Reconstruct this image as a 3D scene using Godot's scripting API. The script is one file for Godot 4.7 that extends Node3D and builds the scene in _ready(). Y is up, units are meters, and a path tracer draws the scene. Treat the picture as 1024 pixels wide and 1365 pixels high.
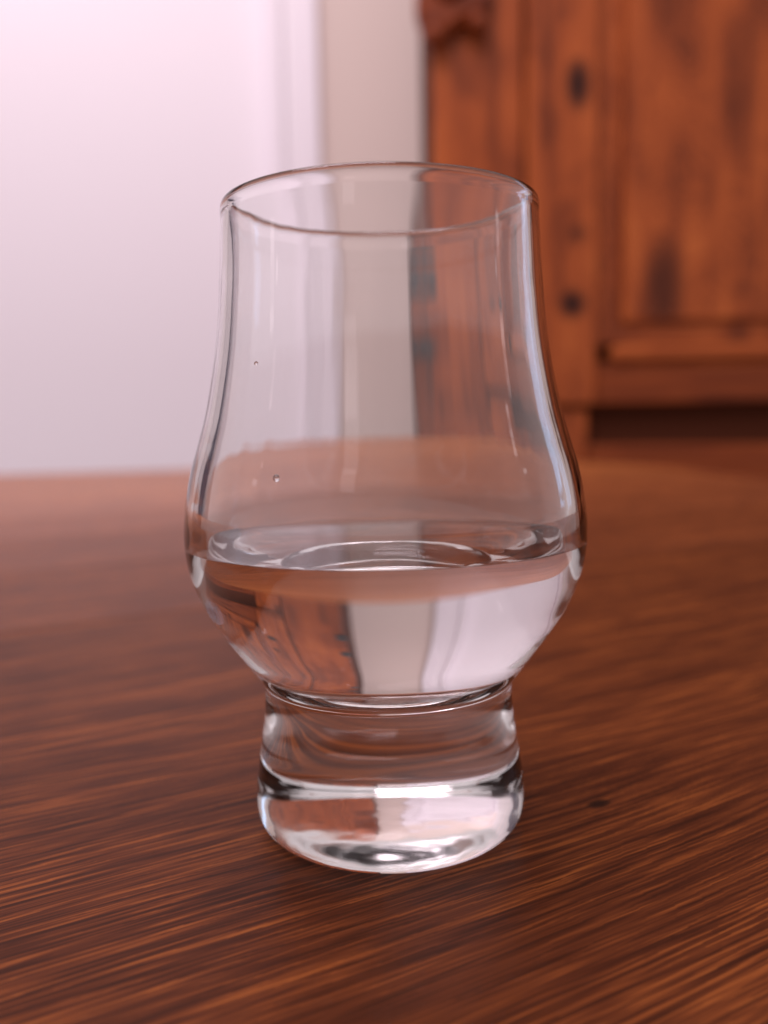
extends Node3D
# A nosing glass of clear spirit on a dark wooden table; white door, beige wall and pine cabinet behind.

const EYE := Vector3(-0.0002, 0.0695, 0.151)
const SEGS := 288

# ------------------------------------------------------------------ small helpers
func obj(called: String, mesh: Mesh, mat: Material, parent: Node) -> MeshInstance3D:
	var o := MeshInstance3D.new()
	o.name = called
	o.mesh = mesh
	if mat: o.material_override = mat
	parent.add_child(o, true)
	return o

func thing(called: String, label: String, category: String, at := Vector3.ZERO, turn := 0.0) -> Node3D:
	var o := Node3D.new()
	o.name = called
	o.position = at
	o.rotation.y = turn
	o.set_meta("label", label)
	o.set_meta("category", category)
	add_child(o, true)
	return o

func lin(r: float, g: float, b: float) -> Color:
	return Color(r, g, b).linear_to_srgb()

func plain(c: Color, rough: float, spec := 0.5) -> StandardMaterial3D:
	var m := StandardMaterial3D.new()
	m.albedo_color = c
	m.roughness = rough
	m.metallic_specular = spec
	return m

func glass(scale_: float, tint := Color(1, 1, 1, 0)) -> StandardMaterial3D:
	var m := StandardMaterial3D.new()
	m.albedo_color = tint
	m.transparency = BaseMaterial3D.TRANSPARENCY_ALPHA
	m.roughness = 0.0
	m.refraction_enabled = true
	m.refraction_scale = scale_
	return m

# a grid of points (rings x segs) as one smooth surface; "outward" gives the wanted side of each face
func grid_mesh(rings: Array, closed: bool, outward: float) -> Array:
	var n := rings.size()
	var s: int = rings[0].size()
	var v := PackedVector3Array()
	var nm := PackedVector3Array()
	var ix := PackedInt32Array()
	for i in n:
		for j in s:
			v.append(rings[i][j])
	for i in n:
		for j in s:
			var a: Vector3 = rings[mini(i + 1, n - 1)][j] - rings[maxi(i - 1, 0)][j]
			var j1 := (j + 1) % s if closed else mini(j + 1, s - 1)
			var j0 := (j + s - 1) % s if closed else maxi(j - 1, 0)
			var b: Vector3 = rings[i][j1] - rings[i][j0]
			if b.length() < 1e-7:
				b = Vector3(rings[i][j].z, 0, -rings[i][j].x)
			var c := a.cross(b)
			nm.append((c.normalized() if c.length() > 1e-14 else Vector3.UP) * outward)
	for i in n - 1:
		for j in (s if closed else s - 1):
			var q := (j + 1) % s
			# cross(down the rings, along the segs) * outward is the front; Godot's fronts run clockwise
			var p0 := i * s + j
			var p1 := (i + 1) * s + j
			var p2 := (i + 1) * s + q
			var p3 := i * s + q
			if outward > 0:
				ix.append_array([p0, p2, p1, p0, p3, p2])
			else:
				ix.append_array([p0, p1, p2, p0, p2, p3])
	return [v, nm, ix]

func to_mesh(parts: Array) -> ArrayMesh:
	var am := ArrayMesh.new()
	for p in parts:
		var arr := []
		arr.resize(Mesh.ARRAY_MAX)
		arr[Mesh.ARRAY_VERTEX] = p[0]
		arr[Mesh.ARRAY_NORMAL] = p[1]
		arr[Mesh.ARRAY_INDEX] = p[2]
		if p.size() > 3: arr[Mesh.ARRAY_TEX_UV] = p[3]
		am.add_surface_from_arrays(Mesh.PRIMITIVE_TRIANGLES, arr)
	return am

# points (r, y) in millimetres, smoothed by a Catmull-Rom spline, k steps between two points
func smooth(pts: Array, k: int) -> Array:
	var out := []
	for i in pts.size() - 1:
		var p0: Vector2 = pts[maxi(i - 1, 0)]
		var p1: Vector2 = pts[i]
		var p2: Vector2 = pts[i + 1]
		var p3: Vector2 = pts[mini(i + 2, pts.size() - 1)]
		var t0 := 0.0
		var t1 := t0 + maxf(sqrt(p0.distance_to(p1)), 1e-3)
		var t2 := t1 + maxf(sqrt(p1.distance_to(p2)), 1e-3)
		var t3 := t2 + maxf(sqrt(p2.distance_to(p3)), 1e-3)
		for j in k:
			var t := lerpf(t1, t2, float(j) / k)
			var a1 := p0 * ((t1 - t) / (t1 - t0)) + p1 * ((t - t0) / (t1 - t0))
			var a2 := p1 * ((t2 - t) / (t2 - t1)) + p2 * ((t - t1) / (t2 - t1))
			var a3 := p2 * ((t3 - t) / (t3 - t2)) + p3 * ((t - t2) / (t3 - t2))
			var b1 := a1 * ((t2 - t) / (t2 - t0)) + a2 * ((t - t0) / (t2 - t0))
			var b2 := a2 * ((t3 - t) / (t3 - t1)) + a3 * ((t - t1) / (t3 - t1))
			out.append(b1 * ((t2 - t) / (t2 - t1)) + b2 * ((t - t1) / (t2 - t1)))
	out.append(pts[-1])
	return out

func lathe(profile: Array, bend: Callable) -> Array:
	var rings := []
	for p in profile:
		var ring := PackedVector3Array()
		for j in SEGS:
			var a := TAU * j / SEGS
			var q: Vector2 = bend.call(p, a)
			ring.append(Vector3(q.x * cos(a), q.y, q.x * sin(a)) * 0.001)
		rings.append(ring)
	return rings

# box with bevelled edges, UVs in metres (u across the grain, v along it); grain: 0 x, 1 y
func bevel_box(size: Vector3, bev: float, grain := 1, shift := Vector2.ZERO) -> ArrayMesh:
	var h := size / 2.0
	var st := SurfaceTool.new()
	st.begin(Mesh.PRIMITIVE_TRIANGLES)
	var axes := [Vector3.RIGHT, Vector3.UP, Vector3.BACK]
	var quad := func(a: Vector3, b: Vector3, c: Vector3, d: Vector3):
		var n := (b - a).cross(c - a).normalized()
		var want := (a + b + c + d)
		var order := [a, b, c, a, c, d] if n.dot(want) < 0 else [a, c, b, a, d, c]
		if n.dot(want) < 0: n = -n
		for p in order:
			var uv := Vector2(p.x + p.z, p.y) if absf(n.y) < 0.7 else Vector2(p.x, p.z)
			if grain == 0: uv = Vector2(uv.y, uv.x)
			st.set_normal(n)
			st.set_uv(uv + shift)
			st.add_vertex(p)
	for k in 3:
		var u: Vector3 = axes[(k + 1) % 3]
		var w: Vector3 = axes[(k + 2) % 3]
		var hu := h[(k + 1) % 3] - bev
		var hw := h[(k + 2) % 3] - bev
		for s in [-1.0, 1.0]:
			var c: Vector3 = axes[k] * h[k] * s
			quad.call(c - u * hu - w * hw, c + u * hu - w * hw, c + u * hu + w * hw, c - u * hu + w * hw)
			for t in [-1.0, 1.0]: # edges along w
				var c1: Vector3 = axes[k] * h[k] * s + u * hu * t
				var c2: Vector3 = axes[k] * (h[k] - bev) * s + u * h[(k + 1) % 3] * t
				quad.call(c1 - w * hw, c1 + w * hw, c2 + w * hw, c2 - w * hw)
	for sx in [-1.0, 1.0]:
		for sy in [-1.0, 1.0]:
			for sz in [-1.0, 1.0]:
				var a := Vector3(sx * h.x, sy * (h.y - bev), sz * (h.z - bev))
				var b := Vector3(sx * (h.x - bev), sy * h.y, sz * (h.z - bev))
				var c := Vector3(sx * (h.x - bev), sy * (h.y - bev), sz * h.z)
				quad.call(a, b, c, c)
	return st.commit()

func box(called: String, lo: Vector3, hi: Vector3, mat: Material, parent: Node, bev := 0.003, grain := 1, shift := Vector2.ZERO) -> MeshInstance3D:
	var o := obj(called, bevel_box(hi - lo, bev, grain, shift), mat, parent)
	o.position = (lo + hi) / 2.0
	return o

# a flat outline (x, y) given depth along z, with a small chamfer on its front edge
func slab(outline: PackedVector2Array, z0: float, z1: float, bev: float, uv_turn := 0.0, uv_scale := Vector2.ONE) -> ArrayMesh:
	if Geometry2D.is_polygon_clockwise(outline): outline.reverse()
	var st := SurfaceTool.new()
	st.begin(Mesh.PRIMITIVE_TRIANGLES)
	var n := outline.size()
	var inner := PackedVector2Array()
	for i in n:
		var t := (outline[(i + 1) % n] - outline[(i + n - 1) % n]).normalized()
		inner.append(outline[i] + Vector2(-t.y, t.x) * bev)
	var put := func(p: Vector3, nn: Vector3):
		st.set_normal(nn)
		st.set_uv(Vector2(p.x, p.y + (z1 - p.z)).rotated(uv_turn) * uv_scale)
		st.add_vertex(p)
	var tri := Geometry2D.triangulate_polygon(inner)
	for k in range(0, tri.size(), 3):
		var a := inner[tri[k]]
		var b := inner[tri[k + 1]]
		var c := inner[tri[k + 2]]
		if (b - a).cross(c - a) > 0:
			var q := b
			b = c
			c = q
		for p in [a, b, c]: put.call(Vector3(p.x, p.y, z1), Vector3.BACK)
		for p in [c, b, a]: put.call(Vector3(p.x, p.y, z0), Vector3.FORWARD)
	for i in n:
		var j := (i + 1) % n
		var e := (outline[j] - outline[i]).normalized()
		var nn := Vector3(e.y, -e.x, 0)
		var a := outline[i]
		var b := outline[j]
		var a3 := Vector3(a.x, a.y, z1 - bev)
		var b3 := Vector3(b.x, b.y, z1 - bev)
		for p in [Vector3(a.x, a.y, z0), a3, b3, Vector3(a.x, a.y, z0), b3, Vector3(b.x, b.y, z0)]: put.call(p, nn)
		var m := (nn + Vector3.BACK).normalized()
		var ai := Vector3(inner[i].x, inner[i].y, z1)
		var bi := Vector3(inner[j].x, inner[j].y, z1)
		for p in [a3, ai, bi, a3, bi, b3]: put.call(p, m)
	return st.commit()

# ------------------------------------------------------------------ wood
func noise_bytes(w: int, h: int, sw: int, sh: int, freq: float, seed_: int, oct := 3) -> PackedByteArray:
	var n := FastNoiseLite.new()
	n.seed = seed_
	n.noise_type = FastNoiseLite.TYPE_SIMPLEX_SMOOTH
	n.frequency = freq
	n.fractal_octaves = oct
	var im := n.get_seamless_image(sw, sh, false, false, 0.12)
	if im.get_width() != w or im.get_height() != h: im.resize(w, h, Image.INTERPOLATE_CUBIC)
	im.convert(Image.FORMAT_L8)
	return im.get_data()

# Dark stained table wood: x of the picture lies across the grain, y along it. Returns [colour, height/roughness].
func table_wood(w: int, h: int) -> Array:
	var warp := noise_bytes(w, h, w / 8, h / 8, 0.012, 3, 2)
	var a := noise_bytes(w, h, w, h / 16, 0.010, 11, 2)
	var b := noise_bytes(w, h, w, h / 12, 0.045, 12, 3)
	var c := noise_bytes(w, h, w, h / 15, 0.16, 13, 2)
	var d := noise_bytes(w, h, w, h / 11, 0.34, 14, 2)
	var e := noise_bytes(w, h, w / 8, h / 16, 0.05, 15, 3)
	var col := PackedByteArray()
	col.resize(w * h * 3)
	var hgt := PackedByteArray()
	hgt.resize(w * h)
	var ramp := Gradient.new()
	ramp.offsets = PackedFloat32Array([0.0, 0.26, 0.46, 0.60, 0.76, 1.0])
	ramp.colors = PackedColorArray([lin(.036, .0102, .0046), lin(.062, .0158, .0064), lin(.094, .0240, .0084), lin(.127, .0332, .0104), lin(.188, .0500, .0138), lin(.29, .084, .020)])
	var lut := []
	for k in 256: lut.append(ramp.sample(k / 255.0))
	for y in h:
		for x in w:
			var i := y * w + x
			var dx := int((warp[i] - 128) * 0.18)
			var k := y * w + posmod(x + dx, w)
			var t := 0.5 + ((a[k] - 128) * 0.12 + (b[k] - 128) * 0.28 + (c[k] - 128) * 0.58 + (d[k] - 128) * 0.38 + (e[i] - 128) * 0.08) / 128.0 * 0.95
			var q := clampi(int(t * 255.0), 0, 255)
			var cc: Color = lut[q]
			var knot := Vector2((float(x) / w - 0.473) / 0.0036, (float(y) / h - 0.507) / 0.0020).length()
			if knot < 1.6: cc = cc.lerp(lin(.010, .0045, .0032), clampf(1.6 - knot, 0.0, 0.75))
			col[i * 3] = int(cc.r * 255.0)
			col[i * 3 + 1] = int(cc.g * 255.0)
			col[i * 3 + 2] = int(cc.b * 255.0)
			hgt[i] = q
	return [Image.create_from_data(w, h, false, Image.FORMAT_RGB8, col), Image.create_from_data(w, h, false, Image.FORMAT_L8, hgt)]

# Oiled pine, grain along y of the picture; knots: [x, y, size] in shares of the picture
func pine(w: int, h: int, seed_: int, knots: Array, wave: float) -> ImageTexture:
	var a := noise_bytes(w, h, w, h / 10, 0.016, seed_, 3)
	var b := noise_bytes(w, h, w, h / 8, 0.07, seed_ + 1, 2)
	var big := noise_bytes(w, h, w / 2, h / 4, 0.012, seed_ + 2, 2)
	var ramp := Gradient.new()
	ramp.offsets = PackedFloat32Array([0.0, 0.3, 0.52, 0.75, 1.0])
	ramp.colors = PackedColorArray([lin(.12, .027, .009), lin(.21, .046, .013), lin(.32, .072, .0175), lin(.385, .092, .022), lin(.48, .128, .030)])
	var lut := []
	for k in 256: lut.append(ramp.sample(k / 255.0))
	var im := Image.create_empty(w, h, false, Image.FORMAT_RGB8)
	for y in h:
		for x in w:
			var i := y * w + x
			var rings := sin((big[i] * 0.16 + x * 0.02) * wave) * 0.11 * minf(wave, 1.0)
			var t := 0.5 + (a[i] - 128) / 128.0 * 0.22 + (b[i] - 128) / 128.0 * 0.08 + (big[i] - 128) / 128.0 * 0.28 + rings
			var cc: Color = lut[clampi(int(t * 255.0), 0, 255)]
			for k in knots:
				var dd := Vector2((float(x) / w - k[0]) / (k[2] * 0.75), (float(y) / h - k[1]) / (k[2] * k[3])).length()
				if dd < 2.2: cc = cc.lerp(lin(.026, .0068, .0042), clampf(1.55 - dd, 0.0, 1.0) * k[4])
			im.set_pixel(x, y, cc)
	return ImageTexture.create_from_image(im)

func wood_mat(tex: Texture2D, rough: float, scale_: Vector3, offset := Vector3.ZERO) -> StandardMaterial3D:
	var m := StandardMaterial3D.new()
	m.albedo_texture = tex
	m.roughness = rough
	m.metallic_specular = 0.3
	m.uv1_scale = scale_
	m.uv1_offset = offset
	return m

# a pixel of the 1024-wide frame, as a point on the plane "d" metres before the lens (sizes only; nothing is placed through the lens)
func px(u: float, d: float) -> float:
	return (u - 512.0) / 1190.0 * d
func py(v: float, d: float) -> float:
	return EYE.y + (558.0 - v) / 1190.0 * d

# ------------------------------------------------------------------ the scene
func _ready() -> void:
	setup_view()
	setup_light()
	build_setting()
	build_cabinet()
	build_table()
	build_glass()

func setup_view() -> void:
	var cam := Camera3D.new()
	cam.name = "camera"
	var at := CameraAttributesPhysical.new()
	at.frustum_focal_length = 12.0 / (682.5 / 1190.0)
	at.frustum_near = 0.01
	at.frustum_far = 60.0
	at.frustum_focus_distance = 0.133
	at.exposure_aperture = 7.0
	cam.attributes = at
	add_child(cam)
	cam.position = EYE
	cam.basis = Basis(Vector3.RIGHT, deg_to_rad(-5.97)) * Basis(Vector3.BACK, deg_to_rad(-1.07))
	cam.current = true

	var env := Environment.new()
	env.background_mode = Environment.BG_COLOR
	env.background_color = lin(.595, .515, .535)
	env.background_energy_multiplier = 0.98
	env.tonemap_mode = Environment.TONE_MAPPER_LINEAR
	env.tonemap_exposure = 1.17
	env.sdfgi_enabled = true
	env.ssao_enabled = true
	env.ssil_enabled = true
	var we := WorldEnvironment.new()
	we.name = "environment"
	we.environment = env
	add_child(we)

func area(called: String, at: Vector3, look: Vector3, size: Vector2, color: Color, energy: float) -> void:
	var l := AreaLight3D.new()
	l.name = called
	l.area_size = size
	l.light_color = color
	l.light_energy = energy
	l.shadow_enabled = true
	add_child(l)
	l.look_at_from_position(at, look, Vector3.UP)

func setup_light() -> void:
	# lamp high on the left, just outside the frame, that whitens the top of the door
	area("lamp_by_door", Vector3(-1.05, 1.6, -1.78), Vector3(-1.0, 1.1, -2.25), Vector2(0.22, 0.3), Color(1, .90, .95), 0.07)
	# added broad fill from overhead for the wall and table
	area("overhead_fill", Vector3(-0.6, 2.3, -0.2), Vector3(-0.75, 0.1, -1.3), Vector2(1.6, 1.3), Color(1.0, .915, .955), 3.9)
	# small windows of the room behind the camera; the cool tall strip is added for a blue glass edge
	area("window_behind", Vector3(-1.0, 1.35, 2.6), Vector3(0, 0.1, -0.2), Vector2(0.40, 0.50), Color(1.0, .93, .95), 0.06)
	area("window_low_left", Vector3(-2.5, 0.81, 0.5), Vector3(0, 0.1, -0.1), Vector2(0.15, 0.08), Color(1.0, .93, .95), 0.006)
	area("window_low_right", Vector3(2.5, 0.81, 0.1), Vector3(0, 0.1, -0.1), Vector2(0.12, 0.09), Color(1.0, .95, .97), 0.006)
	area("blue_edge_strip", Vector3(2.3, 0.8, -1.5), Vector3(0, 0.1, 0), Vector2(0.3, 1.5), Color(.62, .80, 1.0), 0.16)

func build_setting() -> void:
	var wall_mat := plain(lin(.75, .64, .58), 0.85, 0.3)
	var d := 2.27
	var zw := EYE.z - d
	var w := box("wall", Vector3(px(440, d) - 0.02, -0.7, zw - 0.12), Vector3(2.6, 2.2, zw), wall_mat, self, 0.002)
	w.set_meta("kind", "structure")
	w.set_meta("label", "beige plaster wall between the white door and the cabinet")
	var w2 := box("wall", Vector3(-3.4, -0.7, zw - 0.12), Vector3(px(440, d) - 1.12, 2.2, zw), plain(lin(.74, .70, .70), 0.85, 0.3), self, 0.002)
	w2.set_meta("kind", "structure")
	w2.set_meta("label", "pale wall beyond the white door")
	var w3 := box("wall", Vector3(-3.4, -0.7, zw + 0.002), Vector3(-2.1, 2.2, zw + 0.05), plain(lin(.07, .07, .10), 0.7, 0.3), self, 0.002)  # added unseen dark panel, gives the dark streak along the glass edge
	w3.set_meta("kind", "structure")
	w3.set_meta("label", "added dark panel out of frame that darkens the edge of the glass")
	var lintel := box("wall", Vector3(px(440, d) - 1.12, 1.36, zw - 0.12), Vector3(px(440, d) - 0.02, 2.2, zw - 0.002), wall_mat, self, 0.002)
	lintel.set_meta("kind", "structure")
	lintel.set_meta("label", "wall above the white door")
	var floor_ := box("floor", Vector3(-3.4, -0.74, zw), Vector3(2.6, -0.7, 1.6), plain(lin(.16, .08, .045), 0.5), self, 0.002)
	floor_.set_meta("kind", "structure")
	floor_.set_meta("label", "brown floor below the table")

	# the white door in its frame
	var white := plain(lin(.885, .845, .895), 0.45, 0.45)
	var t := thing("door", "white painted door in a moulded white frame, left behind the glass", "door", Vector3(px(440, d), -0.7, zw))
	var frame := Node3D.new()
	frame.name = "door_frame"
	t.add_child(frame)
	for s in [0, 1]:
		var x0 := 0.0 if s == 0 else -1.14
		var q := -1.0 if s == 0 else 1.0
		var strip := func(called: String, a: float, b: float, depth: float):
			box(called, Vector3(minf(x0 + q * a, x0 + q * b), 0, -0.10), Vector3(maxf(x0 + q * a, x0 + q * b), 2.06, depth), white, frame, 0.004)
		strip.call("outer_band", 0.0, 0.032, 0.026)
		strip.call("moulding", 0.0322, 0.086, 0.018)
		strip.call("inner_bead", 0.0862, 0.112, 0.024)
		strip.call("door_stop", 0.1122, 0.128, -0.018)
	box("head", Vector3(-1.012, 1.96, -0.1), Vector3(-0.128, 2.06, 0.022), white, frame, 0.004)
	box("door_leaf", Vector3(-1.010, 0.004, -0.085), Vector3(-0.130, 1.955, -0.04), white, t, 0.003)

func build_cabinet() -> void:
	var d := 1.78
	var z := EYE.z - d
	var stile_tex := pine(512, 1024, 40, [[0.13, 0.95, 0.075, 0.5, 0.95], [0.13, 0.673, 0.06, 0.25, 0.45], [0.10, 0.54, 0.085, 0.26, 0.95]], 0.6)
	var panel_tex := pine(512, 1024, 70, [[0.35, 0.72, 0.09, 0.8, 0.5]], 1.6)
	var corner_tex := pine(512, 1024, 90, [], 0.4)
	var rail_tex := pine(512, 512, 120, [[0.62, 0.4, 0.03, 0.6, 0.7]], 0.5)
	var cm := wood_mat(corner_tex, 0.42, Vector3(2.2, 1.1, 1))
	var sm := wood_mat(stile_tex, 0.42, Vector3(3.0, 1.0, 1), Vector3(0, 0, 0))
	var pm := wood_mat(panel_tex, 0.42, Vector3(2.2, 1.0, 1))
	var rm := wood_mat(rail_tex, 0.42, Vector3(4.0, 1.2, 1))
	var low_shaded := wood_mat(rail_tex, 0.5, Vector3(4.0, 1.2, 1))
	low_shaded.albedo_color = lin(.62, .56, .55)  # darker tint: shelf shade painted into apron, shelf and rail
	var dark := plain(lin(.085, .024, .012), 0.8, 0.15)  # shade of the cabinet side and recess, put into the colour
	var iron := plain(lin(.022, .018, .018), 0.45)
	var t := thing("cabinet", "orange-brown knotty pine cabinet with panelled door against the wall", "cabinet", Vector3(0, 0, z))
	var x0 := px(583, d)
	var x1 := px(768, d)
	var x2 := px(812, d)
	var floor_y := -0.7
	# carcass: side, back, shelf and the corner post that runs down to the floor
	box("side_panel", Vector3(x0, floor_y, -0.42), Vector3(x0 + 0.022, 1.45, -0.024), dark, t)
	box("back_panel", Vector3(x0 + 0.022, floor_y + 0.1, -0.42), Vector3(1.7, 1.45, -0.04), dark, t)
	box("corner_post", Vector3(x0, floor_y, -0.022), Vector3(px(700, d), 1.45, 0.004), cm, t, 0.004)
	# door: stile, bottom rail, sunk panel with a bevelled field, mouldings
	var door := Node3D.new()
	door.name = "door"
	t.add_child(door)
	var yb := py(545, d)
	box("stile", Vector3(px(703, d), yb, -0.02), Vector3(x1 + 0.04, 1.40, 0.008), sm, door, 0.004)
	box("rail", Vector3(x1 + 0.041, yb, -0.02), Vector3(1.55, py(492, d), 0.006), low_shaded, door, 0.004, 0)
	box("moulding", Vector3(x2, py(491, d), -0.012), Vector3(1.55, py(468, d), 0.016), rm, door, 0.009, 0, Vector2(.3, .1))
	box("panel", Vector3(x1 + 0.042, py(466, d), -0.022), Vector3(1.55, 1.40, -0.014), pm, door, 0.002)
	box("raised_field", Vector3(x2 + 0.025, py(440, d), -0.0135), Vector3(1.5, 1.36, -0.004), pm, door, 0.008, 1, Vector2(.13, .2))
	for v in [392, 490]:
		box("hinge", Vector3(x0 - 0.008, py(v + 15, d), -0.012), Vector3(x0 + 0.020, py(v - 15, d), 0.012), iron, t, 0.004)
	# open recess under the door, then the scalloped apron
	box("shelf", Vector3(x0 + 0.024, py(622, d), -0.40), Vector3(1.7, py(612, d), -0.03), low_shaded, t, 0.003, 0)
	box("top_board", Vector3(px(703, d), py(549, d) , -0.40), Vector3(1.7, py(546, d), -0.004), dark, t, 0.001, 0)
	box("inner_post", Vector3(px(703, d), floor_y, -0.05), Vector3(px(785, d), py(550, d), -0.004), sm, t, 0.004, 1, Vector2(.4, .3))
	var out := PackedVector2Array()
	out.append(Vector2(px(786, d), floor_y + 0.12))
	out.append(Vector2(px(786, d), py(598, d)))
	out.append(Vector2(1.5, py(606, d)))
	out.append(Vector2(1.5, floor_y + 0.12))
	obj("apron", slab(out, -0.02, 0.004, 0.004, PI / 2, Vector2(1, 1)), low_shaded, t)
	# carved scroll at the upper left corner
	var sc := Node3D.new()
	sc.name = "carved_scroll"
	t.add_child(sc)
	var carve := wood_mat(corner_tex, 0.4, Vector3(3, 3, 1), Vector3(.3, .1, 0))
	carve.albedo_color = lin(.62, .54, .54)
	var scroll := PackedVector2Array()
	for k in 40:
		var a := TAU * k / 40.0
		var r := 0.085 + 0.014 * cos(3.0 * a + 0.5)
		scroll.append(Vector2(px(606, d) + r * 0.80 * cos(a), py(20, d) + r * 1.15 * sin(a)))
	obj("leaf", slab(scroll, 0.005, 0.04, 0.012), carve, sc)
	for b in [[560, 6, 0.026], [585, 84, 0.022], [640, 70, 0.02], [604, 20, 0.04]]:
		var sp := SphereMesh.new()
		sp.radius = b[2]
		sp.height = b[2] * 2.0
		var o := obj("boss", sp, carve, sc)
		o.position = Vector3(px(b[0], d), py(b[1], d), 0.03)

func build_table() -> void:
	var made := table_wood(2048, 2048)
	var tex := ImageTexture.create_from_image(made[0])
	var t := thing("table", "dark brown stained wooden table with streaky grain under the glass", "table")
	# outline seen from above: x right, y away from the camera (measured from the lens)
	var edge := [Vector2(-1.15, 1.17), Vector2(-0.545, 1.275), Vector2(-0.25, 1.33), Vector2(0.05, 1.375), Vector2(0.20, 1.375), Vector2(0.29, 1.33), Vector2(0.345, 1.23), Vector2(0.378, 1.06), Vector2(0.40, 0.88), Vector2(0.47, 0.35), Vector2(0.52, -0.25)]
	var poly := PackedVector2Array()
	for p in smooth(edge, 8): poly.append(p + Vector2(EYE.x, -EYE.z))
	poly.append(Vector2(0.2, -0.75))
	poly.append(Vector2(-1.15, -0.75))
	# boards run 30 degrees away from the picture plane; far ones paler, the wall's sheen painted into their colour
	var along := Vector2.RIGHT.rotated(deg_to_rad(30.0))
	var across := along.orthogonal() * -1.0
	if across.y < 0: across = -across
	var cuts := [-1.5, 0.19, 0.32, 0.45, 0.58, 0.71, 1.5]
	var sheen_tones := [lin(1.0, 1.03, 1.0), lin(1.22, 1.28, 1.3), lin(1.5, 1.62, 1.68), lin(1.9, 2.1, 2.15), lin(2.4, 2.8, 2.75), lin(3.0, 3.7, 3.5)]
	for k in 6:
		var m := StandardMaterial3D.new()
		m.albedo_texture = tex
		m.albedo_color = sheen_tones[k]
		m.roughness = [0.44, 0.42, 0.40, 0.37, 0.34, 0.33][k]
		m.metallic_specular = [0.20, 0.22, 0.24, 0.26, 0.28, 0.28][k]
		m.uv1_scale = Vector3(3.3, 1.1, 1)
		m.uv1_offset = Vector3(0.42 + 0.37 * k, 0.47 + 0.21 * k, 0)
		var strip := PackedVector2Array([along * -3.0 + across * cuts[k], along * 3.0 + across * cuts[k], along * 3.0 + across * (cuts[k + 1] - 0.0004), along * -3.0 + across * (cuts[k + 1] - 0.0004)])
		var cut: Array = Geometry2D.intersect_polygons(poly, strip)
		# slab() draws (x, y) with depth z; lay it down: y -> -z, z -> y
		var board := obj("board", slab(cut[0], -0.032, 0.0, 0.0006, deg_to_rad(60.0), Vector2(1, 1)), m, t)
		board.rotation.x = -PI / 2

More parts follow.
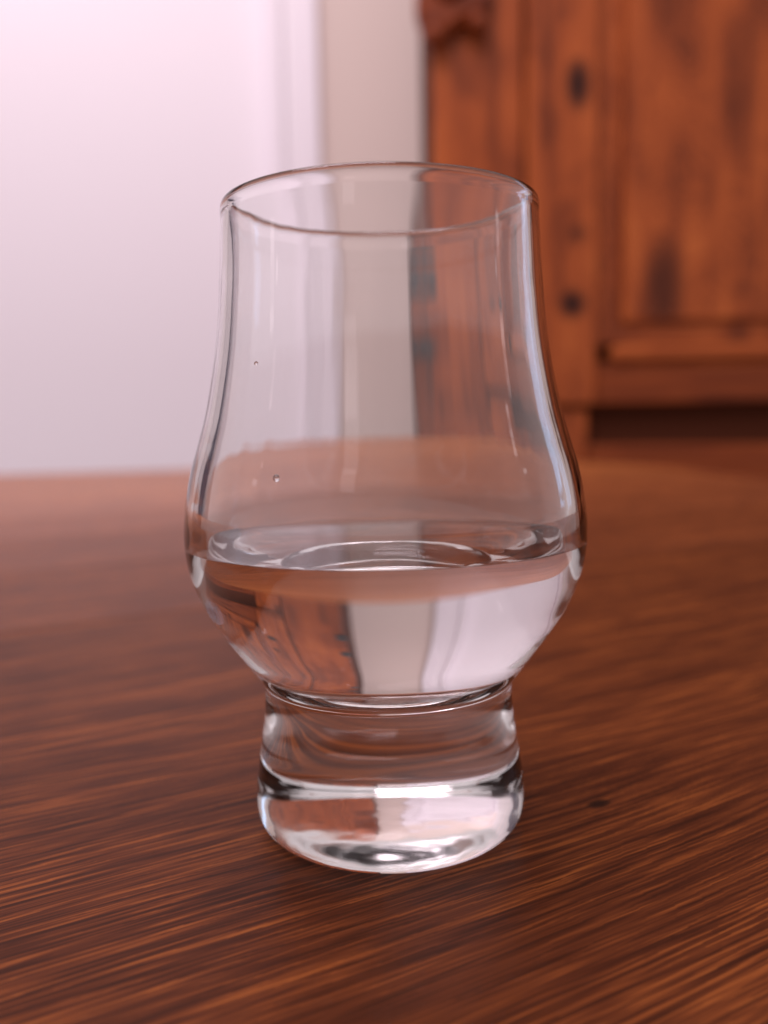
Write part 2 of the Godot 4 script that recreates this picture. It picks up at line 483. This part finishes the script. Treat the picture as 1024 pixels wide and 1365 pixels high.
func build_glass() -> void:
	var outer_bowl := [Vector2(25.8, 101.6), Vector2(26.0, 98.5), Vector2(26.2, 94.5), Vector2(26.6, 88.5), Vector2(27.05, 83.7), Vector2(27.75, 78.9), Vector2(29.35, 70.9), Vector2(30.75, 65.9), Vector2(32.1, 61.4), Vector2(33.05, 56.9), Vector2(33.55, 52.3), Vector2(33.45, 48.1), Vector2(32.6, 43.9), Vector2(30.45, 38.6), Vector2(27.6, 34.1), Vector2(24.4, 29.7), Vector2(22.4, 26.9), Vector2(21.5, 25.6)]
	var outer_foot := [Vector2(21.5, 25.6), Vector2(21.32, 25.32), Vector2(21.24, 25.0), Vector2(21.2, 24.4), Vector2(21.2, 22.7), Vector2(21.45, 19.5), Vector2(22.1, 14.7), Vector2(22.85, 9.7), Vector2(23.15, 6.2), Vector2(23.06, 3.8), Vector2(22.62, 2.0), Vector2(21.75, 0.75), Vector2(20.75, 0.17), Vector2(20.0, 0.06)]
	var under := [Vector2(20.0, 0.06), Vector2(19.0, 0.2), Vector2(17.2, 0.5), Vector2(15.5, 0.65), Vector2(14.0, 0.95), Vector2(12.0, 1.5), Vector2(9.5, 1.95), Vector2(6.0, 2.25), Vector2(2.0, 2.36), Vector2(0.01, 2.37)]
	var lip := [Vector2(25.8, 101.6), Vector2(25.87, 102.7), Vector2(25.85, 103.4), Vector2(25.56, 104.1), Vector2(24.98, 104.36), Vector2(24.45, 104.1), Vector2(24.16, 103.4), Vector2(24.13, 102.4)]
	var level := 48.25
	var contact := 49.05
	var inner := [Vector2(24.13, 102.4), Vector2(24.15, 98.5), Vector2(24.3, 93.5), Vector2(24.65, 88.5), Vector2(25.05, 83.7), Vector2(25.65, 78.9), Vector2(27.05, 70.9), Vector2(28.3, 65.9), Vector2(29.5, 61.4), Vector2(30.35, 56.9), Vector2(30.75, 53.3), Vector2(30.5, contact)]
	var wet := [Vector2(30.5, contact), Vector2(29.2, 47.1), Vector2(26.3, 43.5), Vector2(22.7, 39.5), Vector2(19.7, 35.9), Vector2(16.9, 32.2), Vector2(14.1, 29.45), Vector2(10.4, 27.5), Vector2(6.0, 26.75), Vector2(0.01, 26.55)]
	var g := glass(0.052)
	var nz := FastNoiseLite.new()
	nz.seed = 5
	nz.frequency = 1.0
	nz.fractal_octaves = 3
	var none := func(p: Vector2, _a: float) -> Vector2: return p
	# the inner wall carries faint upright drawing lines
	var drawn := func(p: Vector2, a: float) -> Vector2:
		var k := clampf((102.0 - p.y) / 8.0, 0, 1) * clampf((p.y - contact) / 4.0, 0, 1)
		return Vector2(p.x + 0.034 * k * nz.get_noise_3d(cos(a) * 5.0, sin(a) * 5.0, p.y * 0.010), p.y)
	# the underside is pressed glass: ripples in the punt
	var rippled := func(p: Vector2, a: float) -> Vector2:
		var k := clampf((18.5 - p.x) / 6.0, 0, 1) * clampf(p.x / 1.5, 0, 1)
		return Vector2(p.x, p.y + 0.14 * k * nz.get_noise_3d(p.x * cos(a) * 0.075, p.x * sin(a) * 0.075, 7.0))
	var t := thing("nosing_glass", "clear tulip-shaped nosing glass with thick solid foot on the table", "glass")
	obj("bowl", to_mesh([grid_mesh(lathe(smooth(outer_bowl, 10), none), true, -1.0), grid_mesh(lathe(smooth(inner, 16), drawn), true, 1.0)]), g, t)
	obj("rim", to_mesh([grid_mesh(lathe(smooth(lip, 8), none), true, 1.0)]), g, t)
	obj("foot", to_mesh([grid_mesh(lathe(smooth(outer_foot, 10), none), true, -1.0)]), g, t)
	var matt := glass(0.052)
	matt.roughness = 0.12
	obj("underside", to_mesh([grid_mesh(lathe(smooth(under, 14), rippled), true, -1.0)]), matt, t)
	# tiny water drops left on the inside of the bowl
	for q in [[-14.9, 61.1, 29.1, 0.48], [-17.9, 77.7, 25.75, 0.28]]:
		var sp := SphereMesh.new()
		sp.radius = q[3] * 0.001
		sp.height = q[3] * 0.0023
		sp.radial_segments = 24
		sp.rings = 12
		var o := obj("droplet", sp, glass(0.033), t)
		o.position = Vector3(q[0], q[1], sqrt(q[2] * q[2] - q[0] * q[0]) - 0.9) * 0.001
	# the liquid: its free surface (with a meniscus) and the face it shares with the glass
	var top := []
	for k in 60:
		var r := 30.5 * (1.0 - pow(k / 59.0, 2.0))
		r = maxf(r, 0.01)
		top.append(Vector2(r, level + (contact - level) * exp(-(30.5 - r) / 2.4)))
	var l := MeshInstance3D.new()
	l.name = "clear_spirit"
	l.mesh = to_mesh([grid_mesh(lathe(top, none), true, 1.0), grid_mesh(lathe(smooth(wet, 12), none), true, 1.0)])
	l.mesh.surface_set_material(0, glass(0.034))
	l.mesh.surface_set_material(1, glass(0.01343))
	l.set_meta("label", "clear colourless spirit filling the lower half of the glass bowl")
	l.set_meta("category", "drink")
	add_child(l, true)
